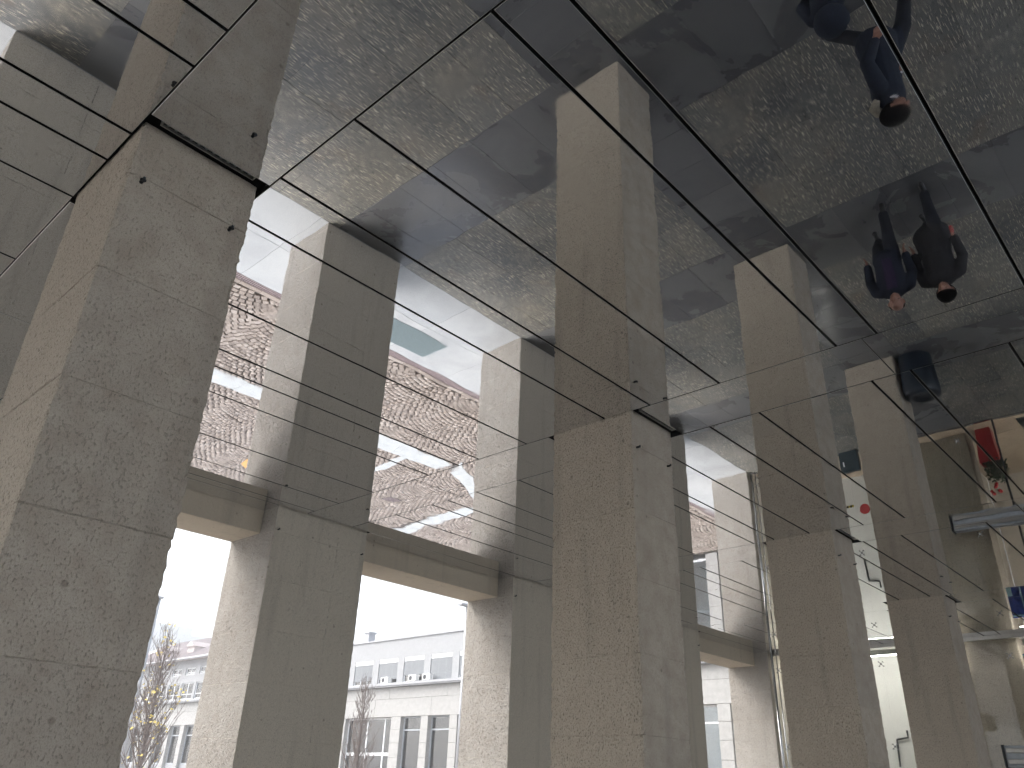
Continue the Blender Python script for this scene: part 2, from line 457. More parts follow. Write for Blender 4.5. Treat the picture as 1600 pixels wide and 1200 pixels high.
mr.build('mat_ribs', M['mat'], mt)
tag(mt, 'grey ribbed metal mat let into the pale slabs outside', 'mat')

# ------------------------------------------------------------------ plaza cobbles in segmental arcs
plaza = tag(MB().box(-60, 120, 11.25, 110, -0.29, -0.042).build('plaza', plain('plaza_paving_far', (0.36, 0.33, 0.305), 0.85, 0, 0.15, 3)), kind='structure')
MB().box(2.4, 24.99, 11.26, 23.6, -0.041, -0.035).build('cobble_bed', M['plaza'], plaza)
x = 2.5
while x < 24.9:                                          # edging row along the drain
    slab('edging_stone', x, min(24.95, x + 0.42), 11.262, 11.375, 'cobble1', plaza, -0.002, 0.003, 0.006); x += 0.42
rs = np.random.RandomState(3)
def in_band(x, y):
    return (14.72 < y < 15.29 and x < 13.42) or (abs((y - 14.7) - (x - 13.45) * 0.55) < 0.15 and 13.45 < x < 16.6) or (16.27 < x < 16.77 and y > 16.45) or (12.19 < x < 12.41 and 15.35 < y < 18.5)
cob = []
Wc = 1.62; d = 0.128; Rr = 1.08
x0c = 3.4
for ci in range(16):
    cx = x0c + ci * Wc
    for k in range(-8, 150):
        base = 10.6 + k * d
        half = math.asin(min(0.999, (Wc / 2) / Rr))
        nst = int(2 * half * Rr / 0.126)
        for j in range(nst):
            th = -half + (j + 0.5 + 0.28 * ((k % 2) - 0.5)) * 2 * half / nst
            xx = cx + Rr * math.sin(th); yy = base + Rr * math.cos(th) - Rr * math.cos(half)
            if abs(xx - cx) > Wc / 2: continue
            if 11.40 < yy < 23.5 and xx < 24.9 and not in_band(xx, yy):
                cob.append((xx, yy, th))
cob = np.array(cob); N = len(cob)
dist = np.hypot(cob[:, 0], cob[:, 1])
vis = ((cob[:, 0] / cob[:, 1] > 0.36) & (cob[:, 0] / cob[:, 1] < 0.50)) | ((cob[:, 0] / cob[:, 1] > 0.69) & (cob[:, 0] / cob[:, 1] < 0.93))
order = np.argsort(np.where(vis, dist, dist + 1000))
single = set(order[:300].tolist())
tmpl_u = np.array([(-1, -1), (1, -1), (1, 1), (-1, 1)], float)
rest = np.array([i for i in range(N) if i not in single])
P = cob[rest]; n_ = len(rest)
hw = 0.0535 + rs.uniform(-0.005, 0.003, (n_, 1)); hd = 0.0540 + rs.uniform(-0.006, 0.003, (n_, 1))
c_, s_ = np.cos(-P[:, 2:3]), np.sin(-P[:, 2:3])
zt = rs.uniform(-0.004, 0.003, (n_, 1))
V = np.zeros((n_, 12, 3))
for lvl, (sc_, zz) in enumerate(((1.0, -0.05), (0.98, -0.008), (0.90, 0.0))):
    u = tmpl_u[None, :, 0] * hw * sc_ * (1 + rs.uniform(-0.09, 0.09, (n_, 4))); v = tmpl_u[None, :, 1] * hd * sc_ * (1 + rs.uniform(-0.09, 0.09, (n_, 4)))
    V[:, lvl * 4:lvl * 4 + 4, 0] = P[:, 0:1] + u * c_ - v * s_
    V[:, lvl * 4:lvl * 4 + 4, 1] = P[:, 1:2] + u * s_ + v * c_
    V[:, lvl * 4:lvl * 4 + 4, 2] = zz + (zt if lvl else 0)
fq = []
for lv in (0, 1):
    for j in range(4):
        j2 = (j + 1) % 4; fq.append((lv * 4 + j, lv * 4 + j2, lv * 4 + 4 + j2, lv * 4 + 4 + j))
fq.append((8, 9, 10, 11)); fq = np.array(fq)
F = (fq[None] + (np.arange(n_) * 12)[:, None, None]).reshape(-1, 4)
me = bpy.data.meshes.new('cobbles'); me.vertices.add(n_ * 12); me.vertices.foreach_set('co', V.reshape(-1))
me.loops.add(F.size); me.loops.foreach_set('vertex_index', F.reshape(-1).astype(np.int32))
me.polygons.add(len(F)); me.polygons.foreach_set('loop_start', (np.arange(len(F)) * 4).astype(np.int32))
try: me.polygons.foreach_set('loop_total', np.full(len(F), 4, np.int32))
except Exception: pass
me.update(); me.validate()
at = me.attributes.new('tone', 'FLOAT', 'FACE'); at.data.foreach_set('value', np.repeat(rs.uniform(0, 1, n_), 9).astype(np.float32))
tag(link('cobbles', me, M['cobble'], plaza), kind='stuff')
cvar = []
for k in range(5):
    b = MB(); vv = []
    for sc_, zz in ((1.0, -0.05), (0.98, -0.008), (0.90, 0.0)):
        for (u, v) in tmpl_u: vv.append((u * 0.0535 * sc_ * (1 + rs.uniform(-.08, .08)), v * 0.0540 * sc_ * (1 + rs.uniform(-.08, .08)), zz))
    b.add(vv, [tuple(q) for q in fq.tolist()]); m_ = b.mesh('cobblestone'); m_.materials.append(M['cobble1']); cvar.append(m_)
for i in sorted(single):
    o = link('cobblestone', cvar[i % 5], None, plaza, loc=(cob[i, 0], cob[i, 1], rs.uniform(-0.008, 0.004))); o.rotation_euler.z = -cob[i, 2]
# pale stone bands laid in the cobbles
bands = empty('pale_stone_bands', (0, 0, 0)); tag(bands, kind='structure')
def poly(pts, z0, z1, name, mat, parent):
    n = len(pts); Vv = [(x, y, z0) for x, y in pts] + [(x, y, z1) for x, y in pts]
    Ff = [tuple(range(n - 1, -1, -1)), tuple(range(n, 2 * n))] + [(i, (i + 1) % n, n + (i + 1) % n, n + i) for i in range(n)]
    return MB().add(Vv, Ff).build(name, mat, parent)
def raggedx(x0, x1, y0, y1):
    a = []; x = x0
    while x < x1 - 0.05: a.append((x, y0 + random.uniform(-.03, .03))); x += 0.22
    a.append((x1, y0)); b = []; x = x1
    while x > x0 + 0.05: b.append((x, y1 + random.uniform(-.03, .03))); x -= 0.22
    b.append((x0, y1)); return a + b
for a, b in ((2.5, 4.6), (4.61, 7.2), (7.21, 9.9), (9.91, 11.75), (11.76, 13.4)):
    poly(raggedx(a, b, 14.67, 15.34), -0.033, 0.004, 'band_stone', M['pave_pale'], bands)
OFS = lambda l: [(a + 0.33, b + 0.09) for a, b in l]
poly(OFS([(13.12, 14.25), (13.55, 14.52), (14.05, 14.72), (14.85, 15.45), (16.3, 16.2), (15.9, 16.35), (14.7, 15.62), (14.05, 15.25), (13.4, 14.98)]), -0.033, 0.004, 'band_stone', M['pave_pale'], bands)
yb = [(15.93, 16.4), (16.42, 16.3), (16.35, 17.1), (16.52, 17.6), (16.45, 18.2), (16.6, 18.9), (16.35, 19.2), (16.7, 20.3), (16.5, 21.5), (16.5, 23.4), (15.95, 23.4), (16.0, 21.0), (16.15, 20.2), (16.05, 19.5), (15.95, 18.4), (15.85, 17.3)]
poly(OFS(yb), -0.033, 0.004, 'band_stone', M['pave_pale'], bands)
poly(OFS([(11.85, 15.26), (12.04, 15.26), (12.12, 16.2), (12.02, 17.2), (12.1, 18.4), (11.86, 18.4), (11.82, 17.0), (11.85, 16.0)]), -0.033, 0.004, 'band_stone', M['pave_pale'], bands)
g = empty('drain_grate', (14.06, 18.0, 0)); gb = MB()
for k in range(6): gb.box(0.02, 0.42, 0.03 + k * 0.07, 0.07 + k * 0.07, 0.004, 0.014)
gb.build('bars', M['grate'], g); MB().box(0, 0.44, 0, 0.46, 0.001, 0.006).build('frame', M['black'], g)
tag(g, 'small square iron drain grate set among the cobbles', 'drain grate')
pm = empty('painted_patch', (9.68, 18.77, 0)); poly([(0, 0.05), (0.25, 0), (0.62, 0.6), (0.33, 0.66), (0.1, 0.5)], 0.003, 0.012, 'patch', M['orange'], pm)
tag(pm, 'small orange patch on the far cobbles', 'patch')

# ------------------------------------------------------------------ mirror ceiling
ceil = tag(MB().box(-12.0, 18.9, -6.2, 9.045, 4.632, 4.69).build('mirror_ceiling', M['black']), kind='structure')
def panel(x0, x1, y0, y1, gx=0.005, gy=0.010):
    xa, xb, ya, yb_ = x0 + gx, x1 - gx, y0 + gy, y1 - gy
    if xb - xa < 0.03 or yb_ - ya < 0.02: return
    cx, cy = (xa + xb) / 2, (ya + yb_) / 2; w, dd = (xb - xa) / 2, (yb_ - ya) / 2
    b = MB(); e_ = 0.0022
    def ring(k, z): return [(-w + k, -dd + k, z), (w - k, -dd + k, z), (w - k, dd - k, z), (-w + k, dd - k, z)]
    b.add(ring(e_, 0) + ring(0, 0.0012) + ring(0, 0.05), [(3, 2, 1, 0)]); n0 = 0
    b.f += [(j, (j + 1) % 4, 4 + (j + 1) % 4, 4 + j) for j in range(4)]; b.m += [1] * 4
    b.f += [(4 + j, 4 + (j + 1) % 4, 8 + (j + 1) % 4, 8 + j) for j in range(4)] + [(8, 9, 10, 11)]; b.m += [2] * 5
    o = b.build('ceiling_panel', [M['mirror'], M['alu'], M['black']], ceil)       # mirror underside, bright arris, black returned edge
    o.location = (cx, cy, H + random.uniform(0, 0.0012))
    o.rotation_euler = (R(random.gauss(0, 0.05)), R(random.gauss(0, 0.022)), 0)
    return o
random.seed(11)
PX = [(-3.65, -2.95), (0.882, 1.603), (5.437, 6.165), (9.985, 10.695), (14.525, 15.23)]      # ceiling strips over the inner pillars
JR = [-6.1, -5.2, -4.1, -3.2, -2.9, -1.95, -1.5]
J0 = JR + [-0.75, 0.40, 0.72, 1.70, 2.722, 3.036, 3.723, 4.028, 4.517, 5.50, 5.80, 6.77, 7.25, 8.21, 8.51, 8.67]
J1 = JR + [-0.50, 0.445, 1.412, 1.715, 2.705, 3.395, 3.883, 4.859, 5.535, 5.837, 6.325, 7.295, 7.982, 8.503, 8.67]
J2 = JR + [-0.28, 0.714, 1.411, 1.717, 2.711, 3.21, 3.89, 4.38, 4.684, 5.615, 6.283, 6.779, 7.064, 7.747, 8.67]
J3 = JR + [-0.75, 0.33, 1.02, 1.32, 2.005, 2.99, 3.477, 3.79, 4.29, 5.25, 5.93, 6.23, 6.71, 7.67, 8.35, 8.67]
J4 = JR + [-0.75, 0.33, 0.82, 1.80, 2.10, 3.03, 3.73, 4.04, 4.75, 5.65, 6.05, 6.95, 7.55, 8.15, 8.67]
ceil_bays = [(-2.95, 0.882, J0), (1.603, 5.437, J1), (6.165, 9.985, J2), (10.695, 14.525, J3), (15.23, 18.80, J4)]
for x0, x1, J in ceil_bays:
    for a, b in zip(J, J[1:]): panel(x0, x1, a, b)
for i, (x0, x1) in enumerate(PX[1:]):
    for a, b in ((-6.1, -4.4), (-4.4, -2.6), (-2.6, -0.8), (-0.8, 1.497 + 0.03 * i), (1.497 + 0.03 * i, 3.505), (4.578, 6.35 + 0.2 * i), (6.35 + 0.2 * i, 8.67)):
        panel(x0, x1, a, b, 0.005, 0.004)
OX = [0.56, 5.032, 9.505, 13.98]; OW = 1.43; OX_END = 18.58
prev = -2.95
for ox in OX + [OX_END]:                                # last row between the outer pillars, up to the lintels
    panel(prev + 0.02, ox - 0.004, 8.67, 9.043, 0.002, 0.006); prev = ox + OW
MB().box(-12.0, -2.97, -6.2, 9.04, H + 0.002, H + 0.03).build('plain_ceiling_field', M['mirror'], ceil)

# ------------------------------------------------------------------ pillars in stone courses
def hash_noise(a, b, seed):
    v = math.sin(a * 12.9898 + b * 78.233 + seed * 37.719) * 43758.5453
    return v - math.floor(v)
def block_mesh(w, dpt, h, seed, mat='stone', step=0.030, amp=0.0035):
    chip = 0.35 if mat == 'outer' else 1.0
    """stone block 0..w, 0..dpt, 0..h with tooled, slightly uneven faces and chipped arrises"""
    rnd = random.Random(seed)
    per = []
    nx = max(2, round(w / step)); ny = max(2, round(dpt / step))
    for i in range(nx): per.append((w * i / nx, 0, 0, -1, i == 0))
    for i in range(ny): per.append((w, dpt * i / ny, 1, 0, i == 0))
    for i in range(nx): per.append((w - w * i / nx, dpt, 0, 1, i == 0))
    for i in range(ny): per.append((0, dpt - dpt * i / ny, -1, 0, i == 0))
    n = len(per); nz = max(3, round(h / step))
    zs = [0.0] + [0.006 + (h - 0.012) * i / (nz - 1) for i in range(nz)] + [h]
    low = [[rnd.uniform(-1, 1) for _ in range(max(3, n // 6) + 1)] for _ in range(nz // 5 + 3)]
    V = []
    for r_, z in enumerate(zs):
        edge = r_ == 0 or r_ == len(zs) - 1
        for j, (x, y, ax, ay, corner) in enumerate(per):
            m_ = len(low[0]) - 1; fj = j / n * m_; j0 = int(fj); fr = fj - j0
            rr_ = min(len(low) - 2, int(r_ / 5)); fz = (r_ % 5) / 5
            a = low[rr_][j0 % m_] * (1 - fr) + low[rr_][(j0 + 1) % m_] * fr
            b = low[rr_ + 1][j0 % m_] * (1 - fr) + low[rr_ + 1][(j0 + 1) % m_] * fr
            tooled = 1.0 if ax != 0 else 0.45
            off = (a * (1 - fz) + b * fz) * amp * 0.7 + rnd.uniform(-1, 1) * amp * 0.5 * tooled
            if edge: off -= 0.0022 + rnd.uniform(0, 0.0022)
            if corner:
                px = -1 if x < 1e-6 else 1; py = -1 if y < 1e-6 else 1
                q = (0.003 + rnd.uniform(0, 1) ** 3 * 0.011) * chip
                V.append((x - px * q + px * off * 0.7, y - py * q + py * off * 0.7, z))
            else:
                V.append((x + ax * off, y + ay * off, z))
    F = []
    for r_ in range(len(zs) - 1):
        for j in range(n):
            j2 = (j + 1) % n; F.append((r_ * n + j, r_ * n + j2, (r_ + 1) * n + j2, (r_ + 1) * n + j))
    F.append(tuple(range(n - 1, -1, -1))); F.append(tuple(range((len(zs) - 1) * n, len(zs) * n)))
    me = bpy.data.meshes.new('stone_block'); me.from_pydata(V, [], F); me.update(); me.materials.append(M[mat])
    return me
CZ = [0.0, 0.10, 0.69, 1.285, 1.88, 2.475, 3.07, 3.665, 4.255, 4.60]
bcache = {}
def blk(w, dpt, h, var, mat='stone'):
    k = (round(w, 3), round(dpt, 3), round(h, 3), var, mat)
    if k not in bcache: bcache[k] = block_mesh(w, dpt, h, int(w * 1000 + dpt * 517 + h * 291 + var * 97), mat)
    return bcache[k]
peg_me = MB().tube([(0, 0, 0), (0, -0.03, 0.0), (0, -0.045, 0.012)], [0.010, 0.009, 0.007], 8).lathe([(0.0, -0.002), (0.016, -0.002), (0.016, 0.002), (0.0, 0.002)], 0, -0.03, 10).mesh('iron_peg'); peg_me.materials.append(M['darksteel'])
def pegs(e, xs, z):
    for x_ in xs: link('iron_peg', peg_me, None, e, loc=(x_, 0.004, z + random.uniform(-.02, .02)))
def inner_pillar(x, y, label):
    e = empty('stone_pillar', (x, y, 0)); tag(e, label, 'pillar', 'inner row of square stone pillars')
    for i in range(len(CZ) - 1):
        link('stone_block', blk(0.681, 0.915, CZ[i + 1] - CZ[i], (i * 3 + int(x * 7)) % 4), None, e, loc=(random.uniform(-.0015, .0015), random.uniform(-.0015, .0015), CZ[i]))
    pegs(e, (0.07, 0.575), 4.24)
    return e
YI = 3.600; XI = [0.896, 5.438, 9.968, 14.530]
inner_pillar(0.896, YI, 'huge near stone pillar at the left edge with black slot light on top')
inner_pillar(5.438, YI, 'tall stone pillar in the middle of the photo meeting its reflection')
inner_pillar(9.968, YI, 'stone pillar right of the middle one, second from the glass wall')
inner_pillar(14.530, YI, 'stone pillar nearest the glass wall with a dark bin at its foot')
def outer_pillar(x, w, label):
    e = empty('wide_pillar', (x, 8.708, 0)); tag(e, label, 'pillar', 'outer row of wide stone pillars along the plaza')
    s = min(0.975, w)
    for i in range(len(CZ) - 1):
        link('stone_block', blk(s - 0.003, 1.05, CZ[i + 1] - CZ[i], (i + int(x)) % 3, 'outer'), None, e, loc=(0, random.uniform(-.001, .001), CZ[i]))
    if w > 1.0:
        for a, b in zip(CZ[0::2], CZ[2::2] + [4.60]):
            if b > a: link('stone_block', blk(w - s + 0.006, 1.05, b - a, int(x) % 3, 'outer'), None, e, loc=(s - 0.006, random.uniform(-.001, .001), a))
        pegs(e, (0.05, 1.37), 4.27)
    return e
for x, lb in zip(OX, ('wide stone pillar at far left, seen only mirrored beside the near pillar', 'wide stone pillar between the two bright openings on the left',
                      'wide stone pillar right of the larger bright opening, half hidden by the middle pillar', 'wide stone pillar showing as a narrow strip right of the middle pillar')):
    outer_pillar(x, OW, lb)
outer_pillar(OX_END, 0.72, 'bright end pillar of the plaza row beside the steel pipe')
lint_labels = ['stone lintel over the opening at the far left, hidden behind the near pillar', 'stone lintel over the narrow bright opening with the yellow-leaved tree',
               'stone lintel over the larger bright opening with the pale building', 'stone lintel behind the middle pillar', 'stone lintel over the small opening beside the steel pipe']
spans = [(-2.9, OX[0])] + [(a + OW, b) for a, b in zip(OX, OX[1:] + [OX_END])]
for (a, b), lb in zip(spans, lint_labels):
    l_ = MB().box(a - 0.02, b + 0.02, 9.052, 9.752, 4.28, 5.6, 0, 0.006).build('stone_lintel', M['lintel'])
    tag(l_, lb, 'lintel', 'lintels between the outer pillars')
up = MB().box(-12.0, 25.0, 9.77, 10.05, 5.2, 9.5).build('upper_wall', M['facade']); tag(up, 'upper storey wall above the portico, out of the picture', kind='structure')
roofm = MB().box(-12.0, 25.0, -6.2, 9.76, 5.62, 5.9).build('storey_slab', M['black']); tag(roofm, kind='structure')
# slot lights along the fronts of the inner pillars
sl_labels = ['unlit row-of-lenses slot light above the huge near pillar', 'unlit slot light at the top of the middle pillar', 'slot light over the pillar right of the middle one', 'slot light over the pillar nearest the glass wall']
for x, lb in zip(XI, sl_labels):
    e = empty('slot_light', (x + 0.06, 3.514, H + 0.012)); tag(e, lb, 'light', 'slot lights over the inner pillars')
    MB().box(0, 0.56, 0, 0.006, 0, 0.05).box(0, 0.56, 0.034, 0.040, 0, 0.05).box(0, 0.006, 0.0061, 0.0339, 0, 0.05).box(0.554, 0.56, 0.0061, 0.0339, 0, 0.05).build('frame', M['alu'], e)
    MB().box(0.0061, 0.5539, 0.0062, 0.0338, 0.014, 0.048).build('housing', M['darksteel'], e)
    for k in range(12):
        MB().ellipsoid((0.035 + k * 0.0445, 0.02, 0.013), (0.010, 0.010, 0.005), 10, 6).build('lens', M['gframe'], e, True)

# ------------------------------------------------------------------ glass end wall, room behind it
XG = 18.75
gw = empty('glass_wall', (XG, 0, 0)); tag(gw, 'frameless glass end wall with steel point fittings at the right', 'glass wall')
ysp = [8.66, 6.16, 3.66, 2.92, 0.45, -2.0, -4.1, -6.1]; zsp = [0.02, 0.36, 2.52, 4.16, 4.55]
for a, b in zip(ysp, ysp[1:]):
    for z0, z1 in zip(zsp, zsp[1:]):
        if a == 3.52 and z1 <= 2.52 and z0 < 2.0: pass
        MB().box(-0.008, 0.008, b + 0.006, a - 0.006, z0 + 0.005, z1 - 0.005).build('glass_pane', M['glass'], gw)
MB().box(-0.05, 0.05, -6.1, 8.66, 4.5, H - 0.002).build('top_rail', M['alu'], gw)
MB().box(-0.03, 0.03, -6.1, 8.66, 0.0, 0.03).build('bottom_rail', M['steel'], gw)
MB().tube([(-0.1, 8.63, 0.0), (-0.1, 8.63, H)], 0.032, 14).build('steel_pipe', M['steel'], gw, True)
MB().tube([(-0.09, 8.52, 0.0), (-0.09, 8.52, H)], 0.012, 10).build('steel_pipe', M['steel'], gw, True)
MB().box(-0.02, 0.02, 2.90, 2.935, 0, 4.5).build('door_edge', M['darksteel'], gw)
for y in (8.52, 6.16, 3.66):
    for z in (0.36, 2.52, 4.16):
        s = MB(); s.tube([(-0.06, y, z), (-0.015, y, z)], 0.02, 10)
        for dy in (-0.045, 0.045):
            for dz in (-0.045, 0.045):
                s.tube([(-0.055, y, z), (-0.045, y + dy, z + dz)], 0.006, 8).tube([(-0.06, y + dy, z + dz), (-0.009, y + dy, z + dz)], 0.012, 10)
        s.build('spider_fitting', M['steel'], gw, True)
tag(MB().box(18.76, 24.4, -6.2, 8.69, -0.28, 0.0).build('shop_floor', M['wood']), kind='structure')
tag(MB().box(20.5, 20.65, 4.0, 8.69, 0.001, 4.7).build('shop_wall', M['white']), kind='structure')
tag(MB().box(22.6, 22.8, -6.2, 3.95, 0.001, 4.7).build('shop_back_wall', M['cream']), kind='structure')
tag(MB().box(20.66, 22.59, 3.96, 4.08, 0.001, 4.7).build('shop_side_wall', M['cream']), kind='structure')
tag(MB().box(18.92, 24.0, -6.2, 8.69, 4.72, 4.78).build('shop_ceiling', M['white']), kind='structure')
e = empty('stone_pillar', (19.2, 3.57, 0)); tag(e, 'broad stone pillar standing inside behind the glass wall', 'pillar', 'inner row of square stone pillars')
for i in range(len(CZ) - 1):
    link('stone_block', blk(0.66, 1.0, CZ[i + 1] - CZ[i], i % 4), None, e, loc=(0, 0, CZ[i]))
for y0, y1, lb in ((4.7, 8.45, 'lit linear tube lamp under the ceiling behind the left glass'), (-2.0, 3.45, 'lit linear tube lamp under the ceiling at the right edge')):
    e = empty('tube_lamp', (19.1, y0, 4.40)); tag(e, lb, 'lamp', 'tube lamps along the glass wall')
    MB().box(-0.04, 0.04, 0, y1 - y0, 0.03, 0.11, 0, 0.004).box(-0.04, -0.034, 0, y1 - y0, -0.002, 0.0299).build('housing', M['alu'], e)
    MB().tube([(0, 0.02, 0.005), (0, y1 - y0 - 0.02, 0.005)], 0.022, 10).build('tube', M['lamp'], e, True)
# steel entrance header
e = empty('entrance_header', (18.25, 0.05, 2.14)); tag(e, 'grey double-railed steel header across the entrance, at the right edge', 'door header')
MB().box(0.02, 0.20, -3.5, 4.0, 0.0, 0.37, 0, 0.006).build('beam', M['gframe'], e)
for z in (0.05, 0.24): MB().box(-0.03, 0.022, -3.5, 3.97, z, z + 0.085, 0, 0.01).build('rail', M['alu'], e)
MB().box(-0.035, 0.21, 4.003, 4.03, -0.01, 0.38).build('end_plate', M['darksteel'], e)
# low panel, warning disc, tape, conduit behind the glass
e = empty('low_cabinet', (18.60, 5.83, 0)); tag(e, 'low dark cabinet with a white latch at the foot of the glass', 'cabinet')
MB().box(0, 0.12, 0, 0.44, 0.02, 0.54, 0, 0.006).build('body', M['navybox'], e); MB().box(-0.012, 0.0, 0.33, 0.36, 0.30, 0.40, 0, 0.003).build('latch', M['wframe'], e)
e = empty('warning_disc', (20.49, 6.48, 0.92)); tag(e, 'round red disc on the white wall behind glass', 'sign')
d_ = MB(); d_.add([(0, 0.13 * math.cos(a * math.pi / 16), 0.13 * math.sin(a * math.pi / 16)) for a in range(32)] + [(0.008, 0.13 * math.cos(a * math.pi / 16), 0.13 * math.sin(a * math.pi / 16)) for a in range(32)],
                  [tuple(range(32)), tuple(range(63, 31, -1))] + [(i, 32 + i, 32 + (i + 1) % 32, (i + 1) % 32) for i in range(32)])
d_.build('disc', M['red'], e)
e = empty('hazard_tape', (20.485, 6.75, 0.78)); tag(e, 'short yellow and black striped tape on the white wall', 'tape')
for k in range(6): MB().box(0, 0.006, k * 0.09, k * 0.09 + 0.045, 0, 0.05).build('stripe', M['yellow'], e); MB().box(0, 0.006, k * 0.09 + 0.0455, k * 0.09 + 0.0895, 0, 0.05).build('stripe', M['black'], e)
e = MB(); e.tube([(0, 0, 0.0), (0, -0.03, 0.55), (0, -0.03, 0.56), (0, -0.28, 0.60), (0, -0.28, 0.75)], 0.022, 8)
e = e.build('wall_conduit', M['darksteel']); e.location = (20.45, 6.70, 2.2); tag(e, 'thin dark bent pipe on the white wall behind glass', 'pipe')
e = empty('banner', (19.02, 2.88, 3.62)); tag(e, 'hanging blue banner with pale corner label beside the indoor pillar', 'banner')
MB().box(0, 0.02, 0, 0.62, 0, 0.60).build('cloth', M['blue'], e); MB().box(-0.004, -0.0005, 0.53, 0.62, 0.0, 0.17).build('print', M['cyan'], e)
MB().box(-0.004, -0.0005, 0.36, 0.385, 0.0, 0.5).build('stripe', M['cyan'], e); MB().box(-0.004, -0.0005, 0.42, 0.62, 0.55, 0.585).build('stripe', M['cyan'], e)
e = empty('doormat', (19.0, 1.3, 0.001)); MB().box(0, 1.2, 0, 1.2, 0, 0.014, 0, 0.004).build('mat', M['navybox'], e); tag(e, 'dark doormat on the wooden floor inside the entrance', 'doormat')
# red planter with a dark shrub and red flowers
random.seed(21)
e = empty('potted_plant', (19.32, 3.22, 0)); e.scale = (0.72, 0.72, 0.95); tag(e, 'tall red planter with dark leaves and red flowers behind the glass', 'plant')
pl = MB(); pl.add([(sx * a, sy * b, z) for (a, b, z) in ((0.20, 0.20, 0.0), (0.27, 0.27, 0.86), (0.24, 0.24, 0.86), (0.22, 0.22, 0.78)) for sx, sy in ((-1, -1), (1, -1), (1, 1), (-1, 1))],
                  [(3, 2, 1, 0)] + [(l * 4 + j, l * 4 + (j + 1) % 4, l * 4 + 4 + (j + 1) % 4, l * 4 + 4 + j) for l in range(3) for j in range(4)])
pl.build('planter', M['red'], e); MB().box(-0.21, 0.21, -0.21, 0.21, 0.76, 0.79).build('soil', M['soil'], e)
lf = MB()
for k in range(420):
    a = random.uniform(0, 6.283); rr = 0.30 * math.sqrt(random.random()); z = 1.05 + random.uniform(-0.35, 0.33) * (1 - rr); c0 = Vector((rr * math.cos(a) - 0.05, rr * math.sin(a) - 0.1, z))
    dv = Vector((random.uniform(-1, 1), random.uniform(-1, 1), random.uniform(-.6, .8))).normalized(); sd = dv.orthogonal().normalized()
    L = random.uniform(0.06, 0.12); lf.add([c0, c0 + dv * L * .5 + sd * L * .3, c0 + dv * L, c0 + dv * L * .5 - sd * L * .3], [(0, 1, 2, 3)])
tag(lf.build('foliage', M['leaf'], e), kind='stuff')
for k in range(9):
    c0 = (random.uniform(-.16, .16), random.uniform(-.05, .24), random.uniform(1.36, 1.62)); MB().ellipsoid(c0, (0.05, 0.05, 0.04), 8, 5).build('flower', M['redfl'], e, True)

# ------------------------------------------------------------------ bin
bn = empty('litter_bin', (14.74, 3.27, 0)); tag(bn, 'dark navy round litter bin beside the foot of a pillar', 'bin')
MB().lathe([(0.0, 0.03), (0.25, 0.03), (0.285, 0.06), (0.305, 0.80), (0.30, 0.86), (0.27, 0.895), (0.15, 0.90), (0.145, 0.87), (0.0, 0.865)], 0, 0, 32).build('body', M['bin'], bn, True)
MB().lathe([(0.0, 0.0), (0.22, 0.0), (0.22, 0.035), (0, 0.035)], 0, 0, 24).build('base', M['darksteel'], bn)
for a in range(4):
    MB().box(-0.03 + 0.11 * math.cos(a * 1.57), 0.03 + 0.11 * math.cos(a * 1.57), -0.012 + 0.11 * math.sin(a * 1.57), 0.012 + 0.11 * math.sin(a * 1.57), 0.868, 0.88).build('ash_hole', M['black'], bn)

# ------------------------------------------------------------------ pale building across the plaza
XB = 25.0
random.seed(8)
bd = empty('pale_building', (XB, 0, 0)); tag(bd, 'long pale two-storey building across the plaza with grey cornice and shutters', 'building')
Y0, Y1 = 8.0, 64.0
pit = 1.83; g0 = 25.89                                   # right jamb of a ground floor opening
opens = []                                                # ground floor openings (y0, y1, kind)
y = g0 - 12 * pit + 0.55
k = -12
while True:
    a = (26.34 if k > -4 else 26.46) + k * pit; b = a + 1.35
    if b > Y1: break
    if a > Y0:
        opens.append([a, b, 'window'])
    k += 1
opens = [o for o in opens if not (29.7 < o[0] < 33.7)] + [[30.19, 33.60, 'door']]
opens.sort()
CB = [0.0, 0.70, 1.30, 1.89, 2.48, 3.06, 3.61, 4.15]
edges = [Y0] + [q for o in opens for q in (o[0], o[1])] + [Y1]
wall_blocks = []
for i in range(0, len(edges), 2):
    for z0, z1 in zip(CB, CB[1:]):
        wall_blocks.append((edges[i], edges[i + 1], z0, z1))
yy = Y0
while yy < Y1:
    wall_blocks.append((yy, min(Y1, yy + 3.91), 4.15, 4.92)); yy += 3.91
yy = Y0 - 1.0
while yy < Y1:
    wall_blocks.append((max(Y0, yy), min(Y1, yy + 3.91), 4.92, 5.415)); yy += 3.91
far = MB()
for (a, b, z0, z1) in wall_blocks:
    if b - a < 0.03: continue
    vis_ = (11 < a < 18) or (24 < a < 37) or (46 < a < 57)
    if vis_: MB().box(0, 0.42, a + 0.005, b - 0.005, z0 + 0.004, z1 - 0.004, 0, 0.008).build('ashlar_block', M['ashlar'], bd)
    else: far.box(0.001, 0.42, a + 0.004, b - 0.004, z0 + 0.004, z1 - 0.004)
tag(far.build('far_ashlar', M['ashlar'], bd), kind='stuff')
MB().box(0.03, 0.40, Y0, Y1, 0, 0.1).box(0.41, 0.43, Y0, 30.0, 4.16, 5.38).box(0.012, 0.41, Y0, Y1, 4.16, 5.41).build('wall_core', M['grout'], bd)
cn = MB(); cn.box(-0.22, 0.42, Y0, Y1, 5.425, 5.48).box(-0.28, 0.42, Y0, Y1, 5.481, 5.58); cn.build('cornice', M['cornice'], bd)
YF = 44.0                                                 # the tiled part starts here
ups = []; yw = 26.49 - 9 * 1.855
while yw < YF - 2: ups.append((yw, yw + 1.42, 5.61, 6.74)); yw += 1.855
far_up = []; yw = 44.4
while yw < Y1 - 2: far_up.append((yw, yw + 1.5, 5.66, 6.64)); yw += 1.79
